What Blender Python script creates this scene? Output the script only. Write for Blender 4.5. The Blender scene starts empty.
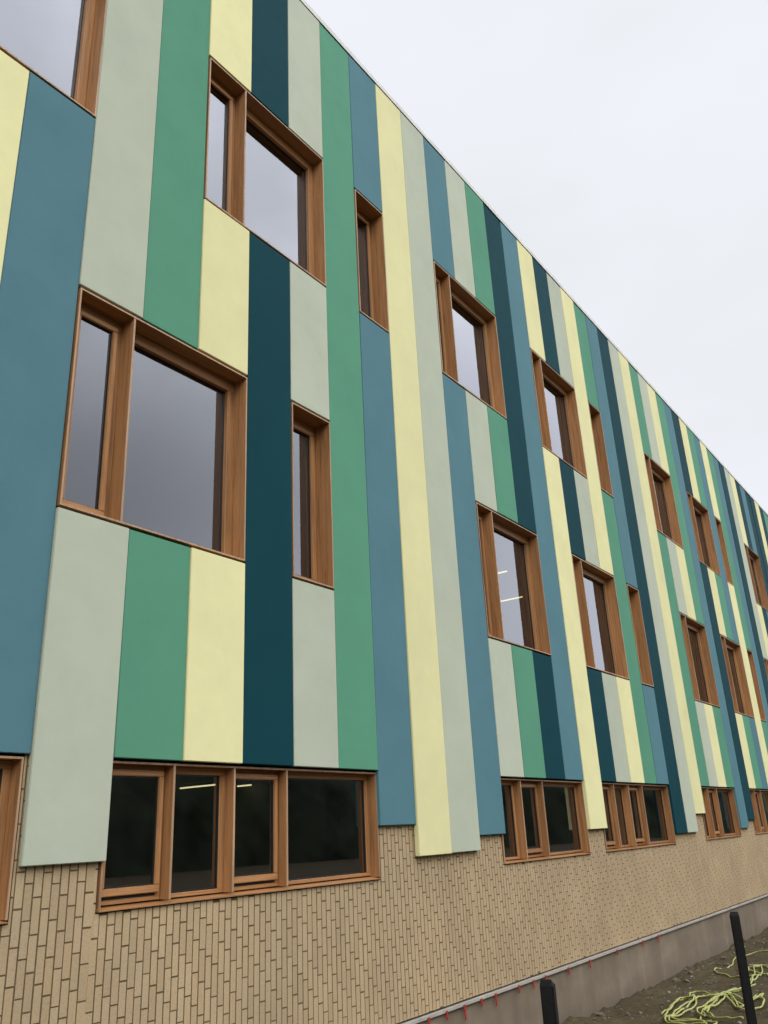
import bpy, bmesh, math, random
from mathutils import Vector, Matrix, noise

random.seed(7)
scene = bpy.context.scene
COL = scene.collection

# ------------------------------------------------------------------ layout
# origin on the ground below the camera, x along the wall, y towards the wall
EYE = 1.65
WALL = 5.0823                    # front face of the coloured panels
MOD = 0.625                      # panel module
X0 = 3.2363                      # left edge of module 0
def XN(n): return X0 + MOD * n
ROOF, UT, UB, FT, FB, BT, BB, FL = [z + EYE for z in (10.08, 7.775, 5.89, 4.175, 2.293, 0.585, -0.380, -1.63)]
N_LEFT, N_RIGHT = -9, 60
ROOM_DEPTH = 6.6
ROOT = Vector((XN(12), WALL, -0.6))

# ------------------------------------------------------------------ helpers
def link(o):
    COL.objects.link(o); return o

def empty(name, loc, label=None, cat=None, group=None):
    o = bpy.data.objects.new(name, None); link(o)
    o.location = loc; o.empty_display_size = 0.2
    if label: o['label'] = label
    if cat: o['category'] = cat
    if group: o['group'] = group
    return o

class MB:
    """collects geometry in world coordinates and links it as one mesh object"""
    def __init__(self):
        self.bm = bmesh.new()
    def box(self, x0, x1, y0, y1, z0, z1, mi=0, skip=()):
        v = [self.bm.verts.new(p) for p in ((x0,y0,z0),(x1,y0,z0),(x1,y1,z0),(x0,y1,z0),(x0,y0,z1),(x1,y0,z1),(x1,y1,z1),(x0,y1,z1))]
        F = {'bottom':(0,3,2,1),'top':(4,5,6,7),'front':(0,1,5,4),'right':(1,2,6,5),'back':(2,3,7,6),'left':(3,0,4,7)}
        out = []
        for k, f in F.items():
            if k in skip: continue
            fc = self.bm.faces.new([v[i] for i in f]); fc.material_index = mi; out.append(fc)
        return out
    def hexa(self, pts, mi=0):
        v = [self.bm.verts.new(p) for p in pts]
        for f in ((0,3,2,1),(4,5,6,7),(0,1,5,4),(1,2,6,5),(2,3,7,6),(3,0,4,7)):
            fc = self.bm.faces.new([v[i] for i in f]); fc.material_index = mi
    def tube(self, pts, rad, seg=8, mi=0, cap=True):
        n = len(pts); rings = []
        up = Vector((0, 0, 1))
        for i, p in enumerate(pts):
            p = Vector(p)
            d = (Vector(pts[min(i+1, n-1)]) - Vector(pts[max(i-1, 0)])).normalized()
            a = d.cross(up)
            if a.length < 1e-3: a = d.cross(Vector((1, 0, 0)))
            a.normalize(); b = a.cross(d)
            r = rad[i] if isinstance(rad, (list, tuple)) else rad
            rings.append([self.bm.verts.new(p + a*r*math.cos(t) + b*r*math.sin(t)) for t in [2*math.pi*k/seg for k in range(seg)]])
        for i in range(n-1):
            for k in range(seg):
                f = self.bm.faces.new((rings[i][k], rings[i][(k+1) % seg], rings[i+1][(k+1) % seg], rings[i+1][k]))
                f.material_index = mi; f.smooth = True
        if cap:
            self.bm.faces.new(rings[0][::-1]).material_index = mi
            self.bm.faces.new(rings[-1]).material_index = mi
    def bevel(self, w, seg=1):
        bmesh.ops.bevel(self.bm, geom=list(self.bm.edges), offset=w, segments=seg, affect='EDGES', clamp_overlap=True)
    def build(self, name, mats, parent=None, porigin=None, origin=None, normals=True):
        if normals: bmesh.ops.recalc_face_normals(self.bm, faces=self.bm.faces)
        if origin is None: origin = porigin if porigin is not None else Vector((0, 0, 0))
        origin = Vector(origin)
        bmesh.ops.translate(self.bm, vec=-origin, verts=self.bm.verts)
        me = bpy.data.meshes.new(name); self.bm.to_mesh(me); self.bm.free()
        for m in (mats if isinstance(mats, (list, tuple)) else [mats]): me.materials.append(m)
        o = bpy.data.objects.new(name, me); link(o)
        if parent is not None:
            o.parent = parent; o.location = origin - Vector(porigin)
        else:
            o.location = origin
        return o

# ------------------------------------------------------------------ materials
def mat(name):
    m = bpy.data.materials.new(name); m.use_nodes = True
    nt = m.node_tree; b = nt.nodes['Principled BSDF']
    return m, nt, b
def N(nt, t, **kw):
    n = nt.nodes.new(t)
    for k, v in kw.items():
        if k in n.bl_rna.properties: setattr(n, k, v)
        else: n.inputs[k].default_value = v
    return n
def L(nt, a, b): nt.links.new(a, b)
def ramp(nt, fac, stops):
    r = nt.nodes.new('ShaderNodeValToRGB'); e = r.color_ramp.elements
    e[0].position, e[0].color = stops[0][0], (*stops[0][1], 1)
    e[1].position, e[1].color = stops[-1][0], (*stops[-1][1], 1)
    for p, c in stops[1:-1]:
        x = e.new(p); x.color = (*c, 1)
    L(nt, fac, r.inputs['Fac']); return r
def coords(nt, scale=(1, 1, 1), which='Object', rand=False):
    tc = nt.nodes.new('ShaderNodeTexCoord'); mp = nt.nodes.new('ShaderNodeMapping')
    mp.inputs['Scale'].default_value = scale
    L(nt, tc.outputs[which], mp.inputs['Vector'])
    if rand:
        oi = nt.nodes.new('ShaderNodeObjectInfo'); mu = N(nt, 'ShaderNodeMath', operation='MULTIPLY'); mu.inputs[1].default_value = 37.0
        L(nt, oi.outputs['Random'], mu.inputs[0])
        cb = nt.nodes.new('ShaderNodeCombineXYZ')
        for k in range(3): L(nt, mu.outputs[0], cb.inputs[k])
        L(nt, cb.outputs[0], mp.inputs['Location'])
    return mp.outputs[0]
def tint(c, f): return tuple(min(1, x*f) for x in c)

def panel_material(name, c):
    """trowelled, painted render on a panel: faint mottling, drips and a soft sheen"""
    m, nt, b = mat(name)
    v1 = coords(nt, (1.3, 1.3, 1.0), rand=True); v2 = coords(nt, (9, 9, 9), rand=True); v3 = coords(nt, (260, 260, 260)); v4 = coords(nt, (2.2, 2.2, 3.5), rand=True)
    n1 = N(nt, 'ShaderNodeTexNoise', Scale=1.3, Detail=5, Roughness=0.6); L(nt, v1, n1.inputs['Vector'])
    n2 = N(nt, 'ShaderNodeTexNoise', Scale=1.0, Detail=6, Roughness=0.65); L(nt, v2, n2.inputs['Vector'])
    n3 = N(nt, 'ShaderNodeTexNoise', Scale=1.0, Detail=2, Roughness=0.5); L(nt, v3, n3.inputs['Vector'])
    n4 = N(nt, 'ShaderNodeTexNoise', Scale=1.0, Detail=4, Roughness=0.6); L(nt, v4, n4.inputs['Vector'])
    r1 = ramp(nt, n1.outputs['Fac'], [(0.3, tint(c, 0.95)), (0.5, c), (0.72, tint(c, 1.04))])
    mx = N(nt, 'ShaderNodeMix', data_type='RGBA', blend_type='MULTIPLY'); mx.inputs['Factor'].default_value = 1
    r2 = ramp(nt, n2.outputs['Fac'], [(0.3, (0.975, 0.975, 0.975)), (0.7, (1.0, 1.0, 1.0))])
    L(nt, r1.outputs[0], mx.inputs['A']); L(nt, r2.outputs[0], mx.inputs['B'])
    mx2 = N(nt, 'ShaderNodeMix', data_type='RGBA', blend_type='MULTIPLY'); mx2.inputs['Factor'].default_value = 1
    r4 = ramp(nt, n4.outputs['Fac'], [(0.30, (0.97, 0.97, 0.965)), (0.6, (1, 1, 1))])
    L(nt, mx.outputs['Result'], mx2.inputs['A']); L(nt, r4.outputs[0], mx2.inputs['B'])
    oi = nt.nodes.new('ShaderNodeObjectInfo')
    mr = N(nt, 'ShaderNodeMapRange'); mr.inputs['To Min'].default_value = 0.95; mr.inputs['To Max'].default_value = 1.04
    L(nt, oi.outputs['Random'], mr.inputs['Value'])
    mx3 = N(nt, 'ShaderNodeVectorMath', operation='SCALE'); L(nt, mx2.outputs['Result'], mx3.inputs[0]); L(nt, mr.outputs[0], mx3.inputs['Scale'])
    L(nt, mx3.outputs[0], b.inputs['Base Color'])
    rr = N(nt, 'ShaderNodeMapRange'); rr.inputs['To Min'].default_value = 0.55; rr.inputs['To Max'].default_value = 0.75
    L(nt, n2.outputs['Fac'], rr.inputs['Value']); L(nt, rr.outputs[0], b.inputs['Roughness'])
    b.inputs['Specular IOR Level'].default_value = 0.03
    bp = N(nt, 'ShaderNodeBump', Strength=0.18, Distance=0.01); L(nt, n3.outputs['Fac'], bp.inputs['Height'])
    bp2 = N(nt, 'ShaderNodeBump', Strength=0.12, Distance=0.05); L(nt, n1.outputs['Fac'], bp2.inputs['Height'])
    L(nt, bp.outputs[0], bp2.inputs['Normal']); L(nt, bp2.outputs[0], b.inputs['Normal'])
    return m

PAL = {
    'B': ('blue panel',       panel_material('paint_blue',       (0.092, 0.200, 0.234))),
    'D': ('dark teal panel',  panel_material('paint_dark_teal',  (0.0070, 0.049, 0.062))),
    'G': ('grey green panel', panel_material('paint_grey_green', (0.460, 0.495, 0.390))),
    'g': ('green panel',      panel_material('paint_green',      (0.100, 0.284, 0.184))),
    'Y': ('pale yellow panel', panel_material('paint_yellow',    (0.735, 0.700, 0.380))),
}

def wood_material(name, c, vertical):
    m, nt, b = mat(name)
    sc = (26, 26, 1.1) if vertical else (1.1, 26, 26)
    v = coords(nt, sc, rand=True)
    n1 = N(nt, 'ShaderNodeTexNoise', Scale=1.0, Detail=6, Roughness=0.62, Distortion=0.5); L(nt, v, n1.inputs['Vector'])
    v2 = coords(nt, tuple(s*5 for s in sc), rand=True)
    n2 = N(nt, 'ShaderNodeTexNoise', Scale=1.0, Detail=3, Roughness=0.6); L(nt, v2, n2.inputs['Vector'])
    r = ramp(nt, n1.outputs['Fac'], [(0.28, tint(c, 0.55)), (0.48, c), (0.72, tint(c, 1.30))])
    r2 = ramp(nt, n2.outputs['Fac'], [(0.3, (0.80, 0.78, 0.76)), (0.6, (1, 1, 1))])
    mx = N(nt, 'ShaderNodeMix', data_type='RGBA', blend_type='MULTIPLY'); mx.inputs['Factor'].default_value = 1
    L(nt, r.outputs[0], mx.inputs['A']); L(nt, r2.outputs[0], mx.inputs['B'])
    oi = nt.nodes.new('ShaderNodeObjectInfo')
    mr = N(nt, 'ShaderNodeMapRange'); mr.inputs['To Min'].default_value = 0.86; mr.inputs['To Max'].default_value = 1.12
    L(nt, oi.outputs['Random'], mr.inputs['Value'])
    sv = N(nt, 'ShaderNodeVectorMath', operation='SCALE'); L(nt, mx.outputs['Result'], sv.inputs[0]); L(nt, mr.outputs[0], sv.inputs['Scale'])
    L(nt, sv.outputs[0], b.inputs['Base Color'])
    b.inputs['Roughness'].default_value = 0.5
    b.inputs['Specular IOR Level'].default_value = 0.35
    bp = N(nt, 'ShaderNodeBump', Strength=0.12, Distance=0.004); L(nt, n2.outputs['Fac'], bp.inputs['Height']); L(nt, bp.outputs[0], b.inputs['Normal'])
    return m
WOODC = (0.355, 0.176, 0.070)
WOOD_V = wood_material('larch_upright', WOODC, True)
WOOD_H = wood_material('larch_level', WOODC, False)
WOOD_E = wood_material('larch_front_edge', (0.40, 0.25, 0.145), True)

def plain(name, c, rough=0.6, metal=0.0, nscale=0, lo=0.8, hi=1.15, spec=0.4):
    m, nt, b = mat(name)
    b.inputs['Base Color'].default_value = (*c, 1); b.inputs['Roughness'].default_value = rough; b.inputs['Metallic'].default_value = metal
    b.inputs['Specular IOR Level'].default_value = spec
    if nscale:
        n1 = N(nt, 'ShaderNodeTexNoise', Scale=nscale, Detail=6, Roughness=0.6); L(nt, coords(nt), n1.inputs['Vector'])
        r = ramp(nt, n1.outputs['Fac'], [(0.3, tint(c, lo)), (0.7, tint(c, hi))]); L(nt, r.outputs[0], b.inputs['Base Color'])
    return m
BLACK = plain('gap_black', (0.008, 0.008, 0.008), 0.9)
GASKET = plain('gasket_black', (0.012, 0.012, 0.012), 0.45)
ROOMWALL = plain('room_plaster', (0.22, 0.22, 0.21), 0.8)
ROOMFLOOR = plain('room_floor', (0.07, 0.07, 0.07), 0.6)
COPING = plain('coping_metal', (0.55, 0.54, 0.50), 0.5, 0.0, 3)
FLASH = plain('flashing_metal', (0.38, 0.35, 0.31), 0.5, 0.0, 6)
RED = plain('red_plastic', (0.34, 0.026, 0.024), 0.5, 0, 20)
POST = plain('black_steel', (0.0045, 0.0045, 0.0045), 0.6, 0.0, 30, 0.6, 1.6, 0.25)
ROPE = plain('yellow_green_hose', (0.34, 0.36, 0.11), 0.55, 0, 14, 0.7, 1.2)
ROOFM = plain('roof_felt', (0.10, 0.10, 0.10), 0.85, 0, 4)
RENDER = plain('side_render', (0.35, 0.35, 0.33), 0.8, 0, 1.2)

def glass_material():
    m = bpy.data.materials.new('insulating_glass'); m.use_nodes = True
    nt = m.node_tree; nt.nodes.clear()
    out = nt.nodes.new('ShaderNodeOutputMaterial')
    fr = N(nt, 'ShaderNodeFresnel', IOR=2.6)
    geo = nt.nodes.new('ShaderNodeNewGeometry')
    inv = N(nt, 'ShaderNodeMath', operation='SUBTRACT'); inv.inputs[0].default_value = 1.0; L(nt, geo.outputs['Backfacing'], inv.inputs[1])
    mu = N(nt, 'ShaderNodeMath', operation='MULTIPLY'); L(nt, fr.outputs[0], mu.inputs[0]); L(nt, inv.outputs[0], mu.inputs[1])
    tr = nt.nodes.new('ShaderNodeBsdfTransparent'); tr.inputs[0].default_value = (0.72, 0.76, 0.74, 1)
    gl = nt.nodes.new('ShaderNodeBsdfGlossy'); gl.inputs['Roughness'].default_value = 0.012; gl.inputs['Color'].default_value = (0.90, 0.92, 1.0, 1)
    nz = N(nt, 'ShaderNodeTexNoise', Scale=0.8, Detail=0); L(nt, coords(nt, rand=True), nz.inputs['Vector'])
    bp = N(nt, 'ShaderNodeBump', Strength=0.02, Distance=0.04); L(nt, nz.outputs['Fac'], bp.inputs['Height']); L(nt, bp.outputs[0], gl.inputs['Normal'])
    ms = nt.nodes.new('ShaderNodeMixShader'); L(nt, mu.outputs[0], ms.inputs[0]); L(nt, tr.outputs[0], ms.inputs[1]); L(nt, gl.outputs[0], ms.inputs[2])
    L(nt, ms.outputs[0], out.inputs[0])
    return m
GLASS = glass_material()

def brick_materials():
    m, nt, b = mat('pale_brick')
    geo = nt.nodes.new('ShaderNodeNewGeometry')
    c = (0.440, 0.330, 0.200)
    r = ramp(nt, geo.outputs['Random Per Island'], [(0.0, tint(c, 0.91)), (0.35, c), (0.7, (0.455, 0.348, 0.215)), (1.0, (0.425, 0.312, 0.185))])
    n1 = N(nt, 'ShaderNodeTexNoise', Scale=0.9, Detail=5, Roughness=0.6); L(nt, coords(nt), n1.inputs['Vector'])
    n2 = N(nt, 'ShaderNodeTexNoise', Scale=70, Detail=5, Roughness=0.7); L(nt, coords(nt), n2.inputs['Vector'])
    r1 = ramp(nt, n1.outputs['Fac'], [(0.3, (0.86, 0.86, 0.86)), (0.7, (1.05, 1.04, 1.02))])
    r2 = ramp(nt, n2.outputs['Fac'], [(0.25, (0.74, 0.72, 0.70)), (0.5, (1, 1, 1)), (0.8, (1.08, 1.08, 1.06))])
    a = N(nt, 'ShaderNodeMix', data_type='RGBA', blend_type='MULTIPLY'); a.inputs['Factor'].default_value = 1
    L(nt, r.outputs[0], a.inputs['A']); L(nt, r1.outputs[0], a.inputs['B'])
    d = N(nt, 'ShaderNodeMix', data_type='RGBA', blend_type='MULTIPLY'); d.inputs['Factor'].default_value = 1
    L(nt, a.outputs['Result'], d.inputs['A']); L(nt, r2.outputs[0], d.inputs['B'])
    L(nt, d.outputs['Result'], b.inputs['Base Color']); b.inputs['Roughness'].default_value = 0.9; b.inputs['Specular IOR Level'].default_value = 0.2
    bp = N(nt, 'ShaderNodeBump', Strength=0.35, Distance=0.004); L(nt, n2.outputs['Fac'], bp.inputs['Height']); L(nt, bp.outputs[0], b.inputs['Normal'])
    mo = plain('mortar', (0.130, 0.094, 0.050), 0.95, 0, 60, 0.7, 1.2, 0.1)
    return m, mo
BRICK, MORTAR = brick_materials()

def concrete_material():
    m, nt, b = mat('plinth_concrete')
    c = (0.190, 0.148, 0.100)
    n1 = N(nt, 'ShaderNodeTexNoise', Scale=1.2, Detail=6, Roughness=0.65); L(nt, coords(nt, (0.7, 1, 1.4)), n1.inputs['Vector'])
    n2 = N(nt, 'ShaderNodeTexNoise', Scale=1.0, Detail=4, Roughness=0.6); L(nt, coords(nt, (3.2, 1, 0.5)), n2.inputs['Vector'])
    n3 = N(nt, 'ShaderNodeTexNoise', Scale=90, Detail=4, Roughness=0.6); L(nt, coords(nt), n3.inputs['Vector'])
    r = ramp(nt, n1.outputs['Fac'], [(0.3, tint(c, 0.75)), (0.55, c), (0.75, (0.245, 0.20, 0.15))])
    r2 = ramp(nt, n2.outputs['Fac'], [(0.35, (0.84, 0.83, 0.82)), (0.6, (1, 1, 1)), (0.75, (1.25, 1.25, 1.25))])
    a = N(nt, 'ShaderNodeMix', data_type='RGBA', blend_type='MULTIPLY'); a.inputs['Factor'].default_value = 1
    L(nt, r.outputs[0], a.inputs['A']); L(nt, r2.outputs[0], a.inputs['B'])
    # soil splashed on the lowest part
    tc = nt.nodes.new('ShaderNodeTexCoord'); sx = nt.nodes.new('ShaderNodeSeparateXYZ'); L(nt, tc.outputs['Object'], sx.inputs[0])
    ad = N(nt, 'ShaderNodeMath', operation='MULTIPLY_ADD'); ad.inputs[1].default_value = 0.35; L(nt, n2.outputs['Fac'], ad.inputs[0]); L(nt, sx.outputs['Z'], ad.inputs[2])
    sp = N(nt, 'ShaderNodeMapRange'); sp.inputs['From Min'].default_value = 0.18; sp.inputs['From Max'].default_value = 0.36; sp.inputs['To Min'].default_value = 0.6; sp.inputs['To Max'].default_value = 0.0
    L(nt, ad.outputs[0], sp.inputs['Value'])
    mx = N(nt, 'ShaderNodeMix', data_type='RGBA'); L(nt, sp.outputs[0], mx.inputs['Factor']); L(nt, a.outputs['Result'], mx.inputs['A']); mx.inputs['B'].default_value = (0.12, 0.09, 0.06, 1)
    L(nt, mx.outputs['Result'], b.inputs['Base Color']); b.inputs['Roughness'].default_value = 0.85
    bp = N(nt, 'ShaderNodeBump', Strength=0.25, Distance=0.006); L(nt, n3.outputs['Fac'], bp.inputs['Height']); L(nt, bp.outputs[0], b.inputs['Normal'])
    return m
CONCRETE = concrete_material()

def soil_material():
    m, nt, b = mat('trodden_soil')
    n1 = N(nt, 'ShaderNodeTexNoise', Scale=0.9, Detail=8, Roughness=0.65); L(nt, coords(nt), n1.inputs['Vector'])
    n2 = N(nt, 'ShaderNodeTexNoise', Scale=16, Detail=8, Roughness=0.7); L(nt, coords(nt), n2.inputs['Vector'])
    vo = N(nt, 'ShaderNodeTexVoronoi', Scale=42); L(nt, coords(nt), vo.inputs['Vector'])
    r = ramp(nt, n1.outputs['Fac'], [(0.3, (0.050, 0.038, 0.020)), (0.5, (0.078, 0.060, 0.032)), (0.7, (0.108, 0.086, 0.050))])
    r2 = ramp(nt, n2.outputs['Fac'], [(0.3, (0.6, 0.6, 0.58)), (0.55, (1, 1, 1)), (0.78, (1.5, 1.48, 1.42))])
    a = N(nt, 'ShaderNodeMix', data_type='RGBA', blend_type='MULTIPLY'); a.inputs['Factor'].default_value = 1
    L(nt, r.outputs[0], a.inputs['A']); L(nt, r2.outputs[0], a.inputs['B'])
    L(nt, a.outputs['Result'], b.inputs['Base Color']); b.inputs['Roughness'].default_value = 0.95; b.inputs['Specular IOR Level'].default_value = 0.15
    bp = N(nt, 'ShaderNodeBump', Strength=0.8, Distance=0.03); L(nt, n2.outputs['Fac'], bp.inputs['Height'])
    bp2 = N(nt, 'ShaderNodeBump', Strength=0.3, Distance=0.012, invert=True); L(nt, vo.outputs['Distance'], bp2.inputs['Height']); L(nt, bp.outputs[0], bp2.inputs['Normal'])
    L(nt, bp2.outputs[0], b.inputs['Normal'])
    return m
SOIL = soil_material()
def stone_material():
    m, nt, b = mat('field_stone')
    geo = nt.nodes.new('ShaderNodeNewGeometry')
    r = ramp(nt, geo.outputs['Random Per Island'], [(0, (0.06, 0.045, 0.03)), (0.5, (0.11, 0.088, 0.062)), (0.92, (0.16, 0.135, 0.10)), (1, (0.26, 0.24, 0.20))])
    L(nt, r.outputs[0], b.inputs['Base Color']); b.inputs['Roughness'].default_value = 0.9
    return m
STONE = stone_material()
BACKDROP = plain('backdrop_green', (0.038, 0.046, 0.028), 0.95, 0, 0.35, 0.35, 1.6, 0.05)

# ------------------------------------------------------------------ ground
def lerp(x, xs, ys):
    if x <= xs[0]: return ys[0]
    for i in range(len(xs)-1):
        if x <= xs[i+1]: return ys[i] + (ys[i+1]-ys[i])*(x-xs[i])/(xs[i+1]-xs[i])
    return ys[-1]
def ground_base(y): return lerp(y, [-300, -1, 1.8, 4, 5.08, 40], [0, 0, -.2, -.5, -.63, -.63])
def ground_z(x, y):
    z = ground_base(y)
    if -6 < x < 45 and -8 < y < 5.6:
        f = min(1, (x+6)/2, (45-x)/6, (y+8)/3)
        z += f*(0.055*noise.noise((x*0.8, y*0.8, 3.1)) + 0.035*noise.noise((x*2.6, y*2.6, 7.7)) + 0.022*noise.noise((x*7, y*7, 1.3)))
        e = max(0.0, 1-(5.13-y)/0.55)                  # soil heaped unevenly against the plinth
        if y < 5.13: z += f*e*e*(0.045+0.09*noise.noise((x*1.3, 0.4, 9.0))+0.06*noise.noise((x*5.1, 2.4, 4.0)))
    return z
def steps(segs):
    out = []
    for a, b, s in segs:
        k = max(1, round((b-a)/s)); out += [a+(b-a)*i/k for i in range(k)]
    return out + [segs[-1][1]]
gx = steps([(-400, -60, 60), (-60, -6, 6), (-6, 5, 0.5), (5, 22, 0.075), (22, 45, 0.3), (45, 100, 8), (100, 500, 80)])
gy = steps([(-400, -60, 60), (-60, -8, 5), (-8, 1.5, 0.5), (1.5, 5.2, 0.07), (5.2, 20, 3), (20, 100, 10), (100, 400, 60)])
bm = bmesh.new()
grid = [[bm.verts.new((x, y, ground_z(x, y))) for x in gx] for y in gy]
for j in range(len(gy)-1):
    for i in range(len(gx)-1):
        bm.faces.new((grid[j][i], grid[j][i+1], grid[j+1][i+1], grid[j+1][i])).smooth = True
me = bpy.data.meshes.new('ground'); bm.to_mesh(me); bm.free(); me.materials.append(SOIL)
g = link(bpy.data.objects.new('ground', me)); g['kind'] = 'structure'

# stones and clods lying on the soil
bm = bmesh.new()
rs = random.Random(11)
for i in range(900):
    x = rs.uniform(6, 24); y = 5.05-abs(rs.gauss(0, 1.4)) if rs.random() < .8 else rs.uniform(1.5, 5.0)
    if y < 0.8: continue
    s = rs.choice([0.008, 0.010, 0.014, 0.018, 0.024]) if rs.random() < .95 else rs.uniform(0.03, 0.055)
    M = Matrix.Translation((x, y, ground_z(x, y)+s*0.25)) @ Matrix.Rotation(rs.uniform(0, 6.3), 4, 'Z') @ Matrix.Rotation(rs.uniform(-.5, .5), 4, 'X') @ Matrix.Diagonal((s*rs.uniform(.8, 1.6), s*rs.uniform(.7, 1.2), s*rs.uniform(.5, .8), 1))
    r = bmesh.ops.create_icosphere(bm, subdivisions=1, radius=1, matrix=M)
    for v in r['verts']: v.co += Vector((rs.uniform(-1, 1), rs.uniform(-1, 1), rs.uniform(-1, 1)))*s*0.18
me = bpy.data.meshes.new('stones'); bm.to_mesh(me); bm.free(); me.materials.append(STONE)
st = link(bpy.data.objects.new('stones', me)); st['kind'] = 'stuff'
st['label'] = 'small stones and soil clods scattered over the bare ground below the plinth'; st['category'] = 'stones'

# unseen green ridge added behind the viewer to keep the basement reflections dark
bm = bmesh.new()
prev = None
for i in range(121):
    a = math.radians(-170 + i*160/120.0 - 5)
    ring = []
    for rr, hh in ((34, 0), (40, 9.5), (52, 13.5), (80, 0)):
        h = hh*(1+0.35*noise.noise((a*7, rr*.1, 1.0)) + 0.2*noise.noise((a*30, rr*.1, 5.0)))
        ring.append(bm.verts.new((rr*2.2*math.cos(a)+28, rr*math.sin(a), h-0.3 if hh else -0.3)))
    if prev:
        for k in range(3): bm.faces.new((prev[k], ring[k], ring[k+1], prev[k+1])).smooth = True
    prev = ring
bmesh.ops.recalc_face_normals(bm, faces=bm.faces)
me = bpy.data.meshes.new('reflection_backdrop'); bm.to_mesh(me); bm.free(); me.materials.append(BACKDROP)
h = link(bpy.data.objects.new('reflection_backdrop', me)); h['kind'] = 'structure'

# ------------------------------------------------------------------ the building
building = empty('school_building', ROOT, 'long modern building clad in vertical blue, green, grey and yellow panels above pale brick', 'building')
def part(mb, name, mats, origin=None, parent=None, porigin=None, label=None):
    o = mb.build(name, mats, parent or building, porigin if porigin is not None else ROOT, origin)
    if label: o['label'] = label
    return o

# windows: (n0, n1, z0, z1, lights) ; lights = list of (n_start, n_end, sash?)
UPW = [(-3, 0), (2, 5), (6, 7), (9, 12), (14, 17), (18, 19), (23, 26), (28, 31), (32, 33), (37, 40)]
FIW = [(0, 3), (4, 5), (10, 13), (15, 18), (19, 20), (24, 27), (29, 32), (33, 34), (36, 39)]
BAW = [(-4, 0, [(-4, -3, 0), (-3, -2, 1), (-2, 0, 0)]),
       (1, 6, [(1, 2, 1), (2, 3, 0), (3, 4, 1), (4, 6, 0)]),
       (10, 14, [(10, 11, 0), (11, 12, 1), (12, 14, 0)]),
       (15, 20, [(15, 16, 1), (16, 17, 0), (17, 18, 1), (18, 20, 0)]),
       (23, 27, [(23, 24, 0), (24, 25, 1), (25, 27, 0)]),
       (29, 33, [(29, 30, 0), (30, 31, 1), (31, 33, 0)])]
OPEN = []
def base_right(b): return XN(b) + (.029 if b > 0 else -.020)
for a, b in UPW: OPEN.append((XN(a), XN(b), UB, UT))
for a, b in FIW: OPEN.append((XN(a), XN(b), FB, FT))
for a, b, l in BAW: OPEN.append((XN(a)-.030, base_right(b), BB-.026, BT))

# structural wall behind the cladding, with the openings left out
def wall_cells(xa, xb, za, zb, holes):
    xs = sorted({xa, xb, *[h[0] for h in holes], *[h[1] for h in holes]}); zs = sorted({za, zb, *[h[2] for h in holes], *[h[3] for h in holes]})
    out = []
    for j in range(len(zs)-1):
        run = None
        for i in range(len(xs)-1):
            cx, cz = (xs[i]+xs[i+1])/2, (zs[j]+zs[j+1])/2
            solid = not any(h[0] < cx < h[1] and h[2] < cz < h[3] for h in holes)
            if solid:
                if run is None: run = xs[i]
            elif run is not None:
                out.append((run, xs[i], zs[j], zs[j+1])); run = None
        if run is not None: out.append((run, xs[-1], zs[j], zs[j+1]))
    return out
XL, XR = XN(N_LEFT), XN(N_RIGHT)
mb = MB()
for a, b, c, d in wall_cells(XL, XR, BT+0.2, ROOF, OPEN): mb.box(a, b, WALL+0.075, WALL+0.34, c, d)
part(mb, 'backing_wall', BLACK)
mb = MB()
hole2 = [(XN(a)-0.030, base_right(b), BB-.026, BT+0.2) for a, b, l in BAW]
for a, b, c, d in wall_cells(XL, XR, FL+0.012, BT+0.2, hole2): mb.box(a, b, WALL+0.0588, WALL+0.34, c, d, 1)
# header above the basement windows
for a, b, l in BAW: mb.box(XN(a)-.029, base_right(b)-.001, WALL+0.075, WALL+0.34, BT-0.018, BT+0.2, 2)

# soldier bricks in third bond, each one a small block standing proud of the mortar
BY = WALL+0.056
PW, PH, JT = 0.0632, 0.2095, 0.0105
rb = random.Random(3)
zb0, zb1 = FL+0.014, BT+0.19
ncol = int((XR-XL)/PW)
merge = {int((XN(0.86)-XL)/PW), int((XN(8.72)-XL)/PW), int((XN(22.0)-XL)/PW), int((XN(-6.0)-XL)/PW)}   # filled movement joints
bholes = [(XN(a)-0.030, base_right(b), BB-0.026, BT+0.3) for a, b, l in BAW]
def brick(x0, x1, z0, z1, dy):
    if x1-x0 < 0.012 or z1-z0 < 0.012: return
    f = mb.box(x0, x1, BY+dy, WALL+0.066, z0, z1, 0, skip=('back',))
off = 0.0
for c in range(ncol):
    off += -0.335 + rb.choice([-0.05, 0, 0, 0.05, 0.09])
    x0 = XL + c*PW + JT/2; x1 = x0 + PW - JT
    if c in merge: x1 += JT+0.002
    k0 = -1
    z = zb0 + (off % 1.0)*PH - PH
    while z < zb1:
        a, b = max(z+JT/2, zb0), min(z+PH-JT/2, zb1)
        if c in merge and rb.random() < .45: b = min(b+JT, zb1)
        jit = rb.uniform(-0.0012, 0.0012)
        xa, xb = x0+rb.uniform(-.0012, .0012), x1+rb.uniform(-.0012, .0012)
        a += rb.uniform(-.0015, .0015); b += rb.uniform(-.0015, .0015)
        pieces = [(xa, xb, a, b)]
        for hx0, hx1, hz0, hz1 in bholes:
            new = []
            for p in pieces:
                if p[1] <= hx0 or p[0] >= hx1 or p[3] <= hz0 or p[2] >= hz1: new.append(p); continue
                if p[0] < hx0: new.append((p[0], hx0, p[2], p[3]))
                if p[1] > hx1: new.append((hx1, p[1], p[2], p[3]))
                if p[2] < hz0: new.append((max(p[0], hx0), min(p[1], hx1), p[2], hz0))
            pieces = new
        for p in pieces: brick(*p, jit)
        z += PH
part(mb, 'brick_wall', [BRICK, MORTAR, BLACK])

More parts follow.
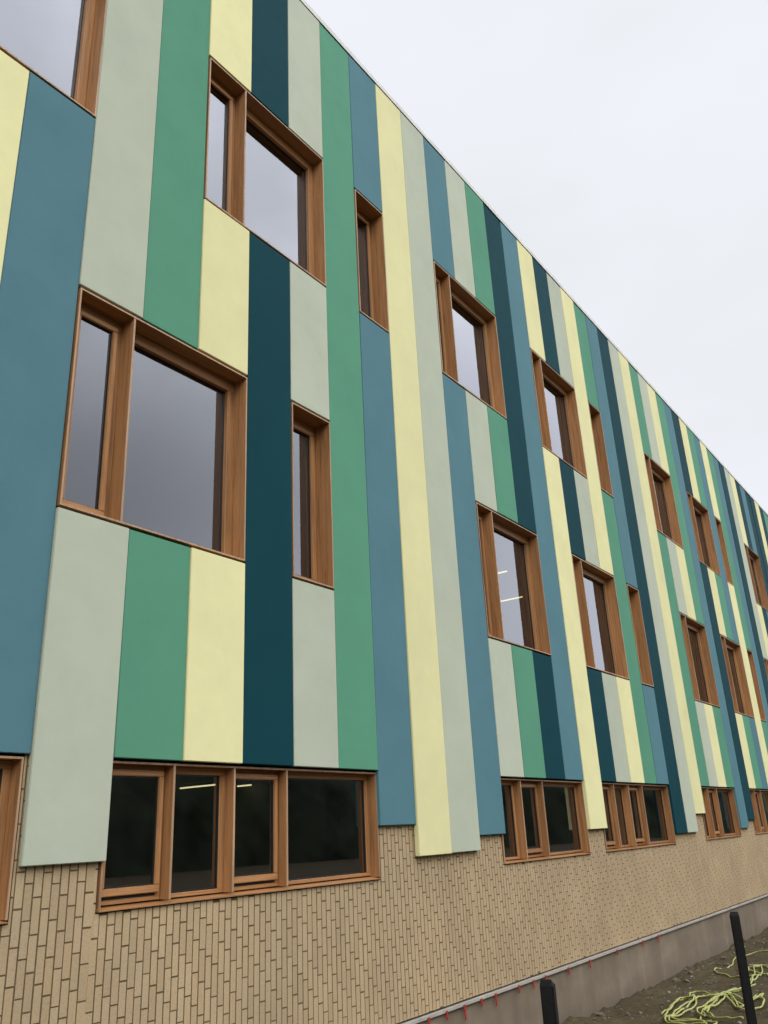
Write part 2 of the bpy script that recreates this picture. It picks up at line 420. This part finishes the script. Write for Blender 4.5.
mb = MB(); mb.box(XL, XR, WALL+0.052, WALL+0.34, -1.4, FL-0.02); part(mb, 'plinth', CONCRETE)
mb = MB()
mb.box(XL, XR, WALL+0.026, WALL+0.30, FL-0.018, FL-0.004)
mb.box(XL, XR, WALL+0.020, WALL+0.026, FL-0.030, FL-0.004)
part(mb, 'base_flashing', FLASH)
# red tabs hanging under the flashing
rt = random.Random(5)
for n_, dz in ((7.05, .07), (7.57, .06), (8.11, .12), (8.66, .055), (9.15, .10), (10.0, .06), (10.6, .07), (11.1, .06), (12.12, .07), (13.18, .08), (14.7, .05), (16.34, .06), (17.41, .09)):
    x = XN(n_); w = 0.017
    mb = MB(); s = rt.uniform(-.012, .012)
    y0, y1 = WALL+0.010, WALL+0.0185
    zt, zb = FL-0.016, FL-0.035-dz*1.0
    mb.hexa([(x-w/2+s, y0, zb), (x+w/2+s, y0, zb), (x+w/2+s, y1, zb), (x-w/2+s, y1, zb), (x-w, y0, zt), (x+w, y0, zt), (x+w, y1, zt), (x-w, y1, zt)])
    part(mb, 'spacer_tab', RED, origin=(x, y0, zt))

# ------------------------------------------------------------------ cladding panels
COLS = {}
for i, ch in enumerate('YDGgBYBgD'): COLS[-9+i+0] = ch
seq = 'GgYDGgBYGBGgDBYDGYgBDGYgGYgBDYgBYgBDGYDBDDYDgB'
for i, ch in enumerate(seq): COLS[i] = ch
COLS[-1] = 'B'; COLS[-2] = 'Y'; COLS[-3] = 'g'; COLS[-4] = 'G'
rc = random.Random(21)
for i in range(len(seq), N_RIGHT):
    ch = rc.choice('GgYDB')
    while ch == COLS[i-1]: ch = rc.choice('GgYDB')
    COLS[i] = ch
BOT = {0: -0.085, 6: 0.075, 7: -0.228, 8: -0.222, 9: -0.065, 14: -0.075, 20: -0.235, 21: -0.235, 22: 0.08, 27: -0.245, 28: -0.085, 33: 0.08, 34: -0.235, 35: -0.24, 36: -0.08}
for i in range(-9, -4): BOT[i] = -0.2
for i in range(37, N_RIGHT): BOT[i] = (0.08, -0.08, -0.24)[i % 3]
LEAN = {0: (0.004, -0.012), -1: (-0.001, -0.042), 6: (0.0, -0.012), 7: (0.003, 0.010), 8: (0.002, 0.004), 14: (0.002, 0.008), 13: (0.0, -0.010)}
GAP = 0.004
segs = []
for c in range(N_LEFT, N_RIGHT):
    zb = BOT[c] + EYE if c in BOT else BT
    cuts = sorted([(h[2], h[3]) for h in OPEN if h[0]-.01 < XN(c+.5) < h[1]+.01 and h[2] > BT])
    lo = zb
    for a, b in cuts:
        segs.append((c, lo, a - 0.012)); lo = b + 0.004
    segs.append((c, lo, ROOF))
def panel_geo(mb, c, z0, z1, mi=0):
    ch = COLS[c]
    x0, x1 = XN(c)+GAP/2, XN(c+1)-GAP/2
    rr = random.Random(c*7+1)
    t0 = {'G': 0.004, 'Y': 0.004, 'g': 0.001, 'B': 0.0, 'D': -0.001}[ch] + rr.uniform(-.006, .006)
    if c in LEAN:
        a, b = LEAN[c]
        def proud(z): return lerp(z, [BB, FB, ROOF], [b, 0.008, a])
    else:
        def proud(z): return t0
    zs = [z0, z1]
    p0, p1 = WALL-proud(z0), WALL-proud(z1)
    yb = WALL+0.046
    mb.hexa([(x0, p0, z0), (x1, p0, z0), (x1, yb, z0), (x0, yb, z0), (x0, p1, z1), (x1, p1, z1), (x1, yb, z1), (x0, yb, z1)], mi)
named, rest = [], []
for s in segs:
    (named if -3 <= s[0] <= 43 else rest).append(s)
named.sort(key=lambda s: s[0])
extra = named[98:]; named = named[:98]
for c, z0, z1 in named:
    mb = MB(); panel_geo(mb, c, z0, z1); mb.bevel(0.004, 2)
    lab, m = PAL[COLS[c]]
    part(mb, 'cladding_panel', m, origin=(XN(c+.5), WALL, z0), label=lab)
mb = MB(); keys = list(PAL)
for c, z0, z1 in rest+extra: panel_geo(mb, c, z0, z1, keys.index(COLS[c]))
o = part(mb, 'cladding_panel', [PAL[k][1] for k in keys]); o['kind'] = 'stuff'

# ------------------------------------------------------------------ windows
def four(mb, x0, x1, y0, y1, z0, z1, w, wt=None, wb=None, mi=(0, 1)):
    """frame of two uprights between head and foot; uprights material mi[0], rails mi[1]"""
    wt = w if wt is None else wt; wb = w if wb is None else wb
    mb.box(x0, x1, y0, y1, z1-wt, z1, mi[1]); mb.box(x0, x1, y0, y1, z0, z0+wb, mi[1])
    mb.box(x0, x0+w, y0, y1, z0+wb, z1-wt, mi[0]); mb.box(x1-w, x1, y0, y1, z0+wb, z1-wt, mi[0])
def window(n0, n1, z0, z1, lights, front, depth, basement):
    X_0, X_1 = XN(n0), XN(n1)
    org = Vector(((X_0+X_1)/2, WALL+front, z0))
    gap, th = (0.012, 0.014) if not basement else (0.010, 0.014)
    if basement: X_0 -= .025; X_1 += (.022 if n1 > 0 else -.026); z0 -= .022; z1 -= .014
    x0, x1, a, b = X_0+gap+(.003 if not basement else 0), X_1-(.001 if not basement else gap), z0+gap, z1-(.020 if not basement else .005)
    y0, y1 = WALL+front, WALL+front+depth
    mb = MB()
    ye = y0+.006                          # a paler front edge on every board, caught light put into its colour
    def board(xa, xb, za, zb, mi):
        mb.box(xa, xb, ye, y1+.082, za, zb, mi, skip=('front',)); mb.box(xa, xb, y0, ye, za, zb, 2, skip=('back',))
    board(x0, x1, b-th, b, 1); board(x0, x0+th, a+th, b-th, 0); board(x1-th, x1, a+th, b-th, 0)
    if basement:   # sloping sill board
        mb.hexa([(x0, y0-.006, a-.004), (x1, y0-.006, a-.004), (x1, y1+.082, a-.004), (x0, y1+.082, a-.004), (x0, y0-.006, a+th-.012), (x1, y0-.006, a+th-.012), (x1, y1+.082, a+th+.012), (x0, y1+.082, a+th+.012)], 1)
    else:
        board(x0, x1, a, a+th, 1)
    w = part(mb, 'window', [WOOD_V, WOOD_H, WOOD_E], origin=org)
    iz0, iz1 = a+th+(0.012 if basement else 0), b-th
    edges = [l[0] for l in lights] + [lights[-1][1]]
    MT = 0.018
    shift = 0.04 if basement else 0.0
    for n in edges[1:-1]:
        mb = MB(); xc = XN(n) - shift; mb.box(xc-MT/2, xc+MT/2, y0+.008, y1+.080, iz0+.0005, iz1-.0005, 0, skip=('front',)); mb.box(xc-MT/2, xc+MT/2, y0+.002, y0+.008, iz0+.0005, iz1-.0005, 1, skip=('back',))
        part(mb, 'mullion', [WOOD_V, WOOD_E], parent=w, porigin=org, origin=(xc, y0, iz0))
    for k, (na, nb, sash) in enumerate(lights):
        xa = x0+th if k == 0 else XN(na)-shift+MT/2
        xb = x1-th if k == len(lights)-1 else XN(nb)-shift-MT/2
        xa += .001; xb -= .001; za, zb = iz0+.001, iz1-.001
        if basement: fw, wt, wb = (0.046, 0.050, 0.030) if sash else (0.058, 0.052, 0.030)
        else: fw, wt, wb = (0.070, 0.098, 0.040) if sash else (0.088, 0.112, 0.050)
        mb = MB(); four(mb, xa, xb, y1, y1+(.078 if not basement else .055), za, zb, fw, wt, wb); mb.bevel(0.003)
        fr = part(mb, 'frame', [WOOD_V, WOOD_H], parent=w, porigin=org, origin=((xa+xb)/2, y1, za))
        gx0, gx1, gz0, gz1 = xa+fw, xb-fw, za+wb, zb-wt
        gy = y1+(.046 if not basement else .012)
        if sash:
            mb = MB(); sw = 0.046 if not basement else 0.042
            pr = 0.026 if not basement else 0.030
            sx0, sx1, sz0, sz1 = gx0-.016, gx1+.016, gz0+(.0 if not basement else .022), gz1+.016
            four(mb, sx0, sx1, y1-pr, y1-.0015, sz0, sz1, sw, sw, sw+.008)
            mb.bevel(0.005, 2)
            if basement: mb.box(gx0, gx1, y1+.002, y1+.02, gz0+.001, gz0+.03, 2)
            part(mb, 'sash', [WOOD_V, WOOD_H, GASKET], parent=w, porigin=org, origin=((xa+xb)/2, y1, sz0))
            gx0, gx1, gz0, gz1 = sx0+sw, sx1-sw, sz0+sw+.008, sz1-sw
            gy = y1-(.010 if basement else -.004)
        # gasket and pane
        mb = MB()
        four(mb, gx0+.0005, gx1-.0005, gy-.004, gy+.02, gz0+.0005, gz1-.0005, 0.010, mi=(0, 0))
        part(mb, 'gasket', GASKET, parent=w, porigin=org, origin=(gx0, gy, gz0))
        mb = MB(); mb.box(gx0+.006, gx1-.006, gy+.004, gy+.012, gz0+.006, gz1-.006)
        part(mb, 'pane', GLASS, parent=w, porigin=org, origin=((gx0+gx1)/2, gy, gz0))
    return w
def upper_lights(a, b):
    m = a + (.875 if a < 8 else .70 if a < 14 else .62)          # the side light narrows along the wall
    return [(a, m, 1), (m, b, 0)] if b-a > 1 else [(a, b, 1)]
for a, b in UPW: window(a, b, UB, UT, upper_lights(a, b), -0.004, 0.156 if b-a > 1 else 0.205, False)
for a, b in FIW: window(a, b, FB, FT, upper_lights(a, b), -0.004, 0.156 if b-a > 1 else 0.205, False)
for a, b, l in BAW: window(a, b, BB, BT, l, 0.040, 0.100, True)

# ------------------------------------------------------------------ rooms, roof, coping
mb = MB()
YI = WALL+0.345; YB = WALL+ROOM_DEPTH
slab = [-0.75, BT+0.25, BT+0.55, FT+0.32, FT+0.62, UT+0.32, ROOF-0.05]
for z0, z1, mi in ((-1.3, -0.35, 1), (BT+.18, BT+.75, 0), (FT+.28, FT+.80, 0), (UT+.30, ROOF-.35, 0)):
    f = mb.box(XL, XR, YI, YB, z0, z1, mi)
mb.box(XL, XR, YB+.002, YB+.3, -1.3, ROOF-.1, 0)
for n_ in (-9, -3.6, 9.6, 21.6, 27.5, 35, 42, 60):
    mb.box(XN(n_)-.06, XN(n_)+.06, YI+.01, YB-.002, -0.34, ROOF-.36, 0)
part(mb, 'interior', [ROOMWALL, ROOMFLOOR])
mb = MB(); mb.box(XL, XR, WALL+.36, YB+.32, ROOF-.09, ROOF-.01); part(mb, 'roof', ROOFM)
mb = MB()
mb.box(XL-.36, XL-.002, WALL+.06, YB+.3, -1.2, ROOF-.1); mb.box(XR+.002, XR+.36, WALL+.06, YB+.3, -1.2, ROOF-.1); mb.box(XL, XR, YB+.303, YB+.6, -1.2, ROOF-.1)
part(mb, 'outer_wall', RENDER)
mb = MB()
mb.box(XL-.4, XR+.4, WALL-.012, WALL+.42, ROOF+.012, ROOF+.092)
mb.box(XL-.4, XR+.4, WALL-.004, WALL+.40, ROOF+.003, ROOF+.012, 1)
part(mb, 'coping', [COPING, BLACK])

# ------------------------------------------------------------------ lit lamps seen through the glass
def lamp_material():
    m, nt, b = mat('lit_lamp')
    b.inputs['Base Color'].default_value = (0.9, 0.85, 0.7, 1)
    b.inputs['Emission Color'].default_value = (1.0, 0.80, 0.46, 1); b.inputs['Emission Strength'].default_value = 1.7
    return m
LAMP = lamp_material(); LAMPBODY = plain('lamp_housing', (0.5, 0.5, 0.5), 0.4)
def lamp(x, ya, yb, z, label):
    o = Vector((x, (ya+yb)/2+WALL, z))
    t = empty('ceiling_lamp', o, label, 'lamp', 'strip lamps on the ceilings')
    mb = MB(); mb.box(x-.03, x+.03, WALL+ya, WALL+yb, z+.022, z+.06)
    mb.box(x-.006, x+.006, WALL+ya+.05, WALL+ya+.062, z+.06, z+.46); mb.box(x-.006, x+.006, WALL+yb-.062, WALL+yb-.05, z+.06, z+.46)
    mb.build('housing', LAMPBODY, t, o, o)
    mb = MB(); mb.box(x-.013, x+.013, WALL+ya+.01, WALL+yb-.01, z+.004, z+.02)
    mb.build('light_tube', LAMP, t, o, o)
lamp(8.42, 3.78, 4.50, 0.715+EYE, 'lit strip lamp seen high in the second pane of the nearest full basement window')
lamp(9.02, 3.70, 3.98, 0.715+EYE, 'lit strip lamp seen in the third, smallest pane of the nearest full basement window')
lamp(15.45, 2.3, 2.9, 4.41+EYE, 'longer lit strip seen low in the first-floor window between two blue panels')
lamp(13.57, 1.66, 1.95, 4.41+EYE, 'small lit lamp tip seen above the longer strip in the first-floor window')

# ------------------------------------------------------------------ posts and hose on the ground
def post(x, y, ztop, rz, tilt, label):
    zg = ground_z(x, y)
    t = empty('fence_post', (x, y, zg), label, 'post', 'black posts in front of the wall')
    t.rotation_euler = (tilt[0], tilt[1], rz)
    o = Vector((0, 0, 0)); h = ztop-zg; w = 0.029
    mb = MB()
    mb.box(-w, w, -w, w, -0.25, h-0.012)
    bmesh.ops.bevel(mb.bm, geom=[e for e in mb.bm.edges if abs(e.verts[0].co.z-e.verts[1].co.z) > .1], offset=0.007, segments=2, affect='EDGES')
    s = mb.build('shaft', POST, t, o, o)
    mb = MB()
    mb.hexa([(-w-.001, -w-.001, h-.02), (w+.001, -w-.001, h-.02), (w+.001, w+.001, h-.02), (-w-.001, w+.001, h-.02), (-w*.8, -w*.8, h+.014), (w*.8, -w*.8, h-.008), (w*.8, w*.8, h-.008), (-w*.8, w*.8, h+.014)])
    mb.bevel(0.004)
    mb.build('cap', POST, t, o, o)
post(3.70, 1.85, EYE-0.622, 0.25, (0.0, 0.0), 'nearer black post whose top alone shows before the plinth')
post(6.36, 1.775, EYE-0.600, 0.35, (0.01, -0.012), 'taller looking black post with slanted top standing before the yellow hose')

HOSE = [
[(16.7, 4.15), (16.79, 4.38), (16.7, 4.53), (16.38, 4.58), (16.08, 4.59), (15.45, 4.45), (15.19, 4.45), (14.94, 4.49), (14.64, 4.49), (14.39, 4.36), (14.05, 4.05), (13.84, 3.78), (13.86, 3.52)],
[(14.28, 3.61), (14.56, 3.75), (14.45, 3.82), (14.51, 4.03), (14.11, 3.78), (13.82, 3.57), (13.62, 3.45)],
[(11.09, 3.17), (11.44, 3.35), (11.98, 3.66), (12.29, 3.88), (12.5, 4.09), (12.43, 4.16), (12.11, 4.08), (11.94, 3.99), (11.91, 3.81), (11.95, 3.67), (12.38, 3.65), (12.67, 3.6), (13.12, 3.58), (13.82, 3.69), (14.47, 3.85), (14.6, 3.76)],
[(10.96, 4.02), (11.49, 4.09), (11.95, 4.14), (11.95, 4.03), (11.82, 3.93), (11.37, 3.89), (11.04, 3.97), (10.91, 4.0), (10.61, 3.84), (10.45, 3.56), (10.29, 3.33)],
[(11.05, 3.99), (10.8, 3.67), (10.63, 3.43), (10.51, 3.29), (10.32, 3.27)],
[(10.72, 3.53), (11.16, 3.64), (11.65, 3.69), (11.91, 3.64), (12.36, 3.6), (12.83, 3.55), (13.59, 3.66)],
[(11.01, 3.53), (11.44, 3.59), (11.86, 3.59), (11.69, 3.42), (11.34, 3.25), (11.64, 3.16), (11.48, 3.01), (11.11, 2.99), (10.98, 3.03), (11.09, 3.17)],
[(11.01, 3.54), (10.64, 3.34), (10.41, 3.12), (10.21, 2.92)],
[(12.3, 3.71), (12.31, 3.62), (11.7, 3.44), (11.41, 3.19), (11.78, 3.17)]]
mb = MB()
rh = random.Random(9)
HOSE += [[(x+rh.uniform(.03, .16), y+rh.uniform(-.10, .08)) for x, y in h[a:b]] for h, a, b in ((HOSE[2], 6, 15), (HOSE[3], 0, 8), (HOSE[6], 0, 7), (HOSE[5], 0, 6), (HOSE[1], 0, 5), (HOSE[3], 4, 11), (HOSE[5], 0, 7))]
for ci, pts in enumerate(HOSE):
    P = [pts[0]]+pts+[pts[-1]]; sm = []
    for i in range(1, len(P)-2):
        for k in range(6):
            t = k/6.0; q = []
            for d in (0, 1):
                p0, p1, p2, p3 = P[i-1][d], P[i][d], P[i+1][d], P[i+2][d]
                q.append(0.5*((2*p1)+(-p0+p2)*t+(2*p0-5*p1+4*p2-p3)*t*t+(-p0+3*p1-3*p2+p3)*t**3))
            sm.append(q)
    sm.append(list(pts[-1]))
    pp = [(x, y, ground_z(x, y)+0.013+0.008*(ci % 4)+0.008*max(0, noise.noise((x*2.2, y*2.2, ci*3.3)))) for x, y in sm]
    mb.tube(pp, 0.0105, 7)
o = mb.build('garden_hose', ROPE, origin=(12, 3.6, ground_z(12, 3.6)))
o['label'] = 'thin yellow-green hose lying tangled on the bare soil'; o['category'] = 'hose'

# ------------------------------------------------------------------ sky and light
sun_dir = Vector((-0.55, -0.62, 0.62)).normalized()
el = math.asin(sun_dir.z); az = math.atan2(sun_dir.x, sun_dir.y)
w = bpy.data.worlds.new('World'); scene.world = w; w.use_nodes = True
nt = w.node_tree; bg = nt.nodes['Background']
sky = N(nt, 'ShaderNodeTexSky'); sky.sky_type = 'NISHITA'; sky.sun_disc = False; sky.sun_elevation = el; sky.sun_rotation = az
sky.air_density = 1.0; sky.dust_density = 3.0
tc = nt.nodes.new('ShaderNodeTexCoord'); sx = nt.nodes.new('ShaderNodeSeparateXYZ'); L(nt, tc.outputs['Generated'], sx.inputs[0])
def mrange(src, a, b, c, d, smooth=True):
    m = N(nt, 'ShaderNodeMapRange'); m.interpolation_type = 'SMOOTHSTEP' if smooth else 'LINEAR'
    for k, v in zip(('From Min', 'From Max', 'To Min', 'To Max'), (a, b, c, d)): m.inputs[k].default_value = v
    L(nt, src, m.inputs['Value']); return m.outputs[0]
# overcast: a veil that is brightest high up on the side of the hidden sun
a = mrange(sx.outputs['Y'], 0.0, -0.42, 0, 1); b = mrange(sx.outputs['Z'], 0.34, 0.76, 0, 1)
mu = N(nt, 'ShaderNodeMath', operation='MULTIPLY'); L(nt, a, mu.inputs[0]); L(nt, b, mu.inputs[1])
bright = N(nt, 'ShaderNodeMath', operation='MULTIPLY_ADD'); nb = N(nt, 'ShaderNodeTexNoise', Scale=2.6, Detail=5, Roughness=0.55); L(nt, tc.outputs['Generated'], nb.inputs['Vector'])
nbm = mrange(nb.outputs['Fac'], 0.34, 0.66, 0.72, 1.22); mub = N(nt, 'ShaderNodeMath', operation='MULTIPLY'); L(nt, mu.outputs[0], mub.inputs[0]); L(nt, nbm, mub.inputs[1])
L(nt, mub.outputs[0], bright.inputs[0]); bright.inputs[1].default_value = 2.5; bright.inputs[2].default_value = 0.0
c1 = mrange(sx.outputs['X'], 0.50, 0.88, 0, 1); c2 = mrange(sx.outputs['Y'], 0.0, -0.26, 0, 1)
m2 = N(nt, 'ShaderNodeMath', operation='MULTIPLY'); L(nt, c1, m2.inputs[0]); L(nt, c2, m2.inputs[1])
b2 = N(nt, 'ShaderNodeMath', operation='MULTIPLY_ADD'); L(nt, m2.outputs[0], b2.inputs[0]); b2.inputs[1].default_value = 1.0; b2.inputs[2].default_value = 0.95
L(nt, b2.outputs[0], bright.inputs[2])
mp = nt.nodes.new('ShaderNodeMapping'); mp.inputs['Scale'].default_value = (1.3, 1.3, 2.6); L(nt, tc.outputs['Generated'], mp.inputs['Vector'])
nz = N(nt, 'ShaderNodeTexNoise', Scale=1.5, Detail=4, Roughness=0.5); L(nt, mp.outputs[0], nz.inputs['Vector'])
cl = ramp(nt, nz.outputs['Fac'], [(0.3, (0.89, 0.92, 0.955)), (0.5, (0.95, 0.975, 1.02)), (0.7, (0.99, 1.01, 1.08))])
sc = N(nt, 'ShaderNodeVectorMath', operation='SCALE'); L(nt, cl.outputs[0], sc.inputs[0]); L(nt, bright.outputs[0], sc.inputs['Scale'])
CLOUD_GAIN = 1/0.10                # the Background runs at 0.10, the cloud veil is given in display units
sc2 = N(nt, 'ShaderNodeVectorMath', operation='SCALE'); L(nt, sc.outputs[0], sc2.inputs[0]); sc2.inputs['Scale'].default_value = CLOUD_GAIN
mx = N(nt, 'ShaderNodeMix', data_type='RGBA'); mx.inputs['Factor'].default_value = 0.93
L(nt, sky.outputs[0], mx.inputs['A']); L(nt, sc2.outputs[0], mx.inputs['B'])
L(nt, mx.outputs['Result'], bg.inputs['Color']); bg.inputs['Strength'].default_value = 0.10

sl = bpy.data.lights.new('sun', 'SUN'); sl.energy = 1.15; sl.angle = math.radians(40); sl.color = (1.0, 0.97, 0.92)
so = link(bpy.data.objects.new('sun', sl)); so.rotation_euler = (-sun_dir).to_track_quat('-Z', 'Y').to_euler(); so.location = (0, -10, 20)

# ------------------------------------------------------------------ camera
cam = bpy.data.cameras.new('camera'); co = link(bpy.data.objects.new('camera', cam))
R_ = Vector((0.58529046, -0.80949357, -0.04642458)); U_ = Vector((-0.26344703, -0.244006, 0.9333042)); F_ = Vector((0.76683162, 0.53402363, 0.35607306))
M = Matrix.Identity(4)
for i in range(3): M[i][0], M[i][1], M[i][2] = R_[i], U_[i], -F_[i]
M[0][3], M[1][3], M[2][3] = 0, 0, EYE
co.matrix_world = M
cam.sensor_fit = 'VERTICAL'; cam.sensor_height = 36.0; cam.lens = 843.378/1024*36.0
cam.clip_start = 0.05; cam.clip_end = 3000
scene.camera = co
scene.view_settings.view_transform = 'Standard'; scene.view_settings.look = 'None'
scene.view_settings.exposure = 0; scene.view_settings.gamma = 1; scene.view_settings.use_curve_mapping = False
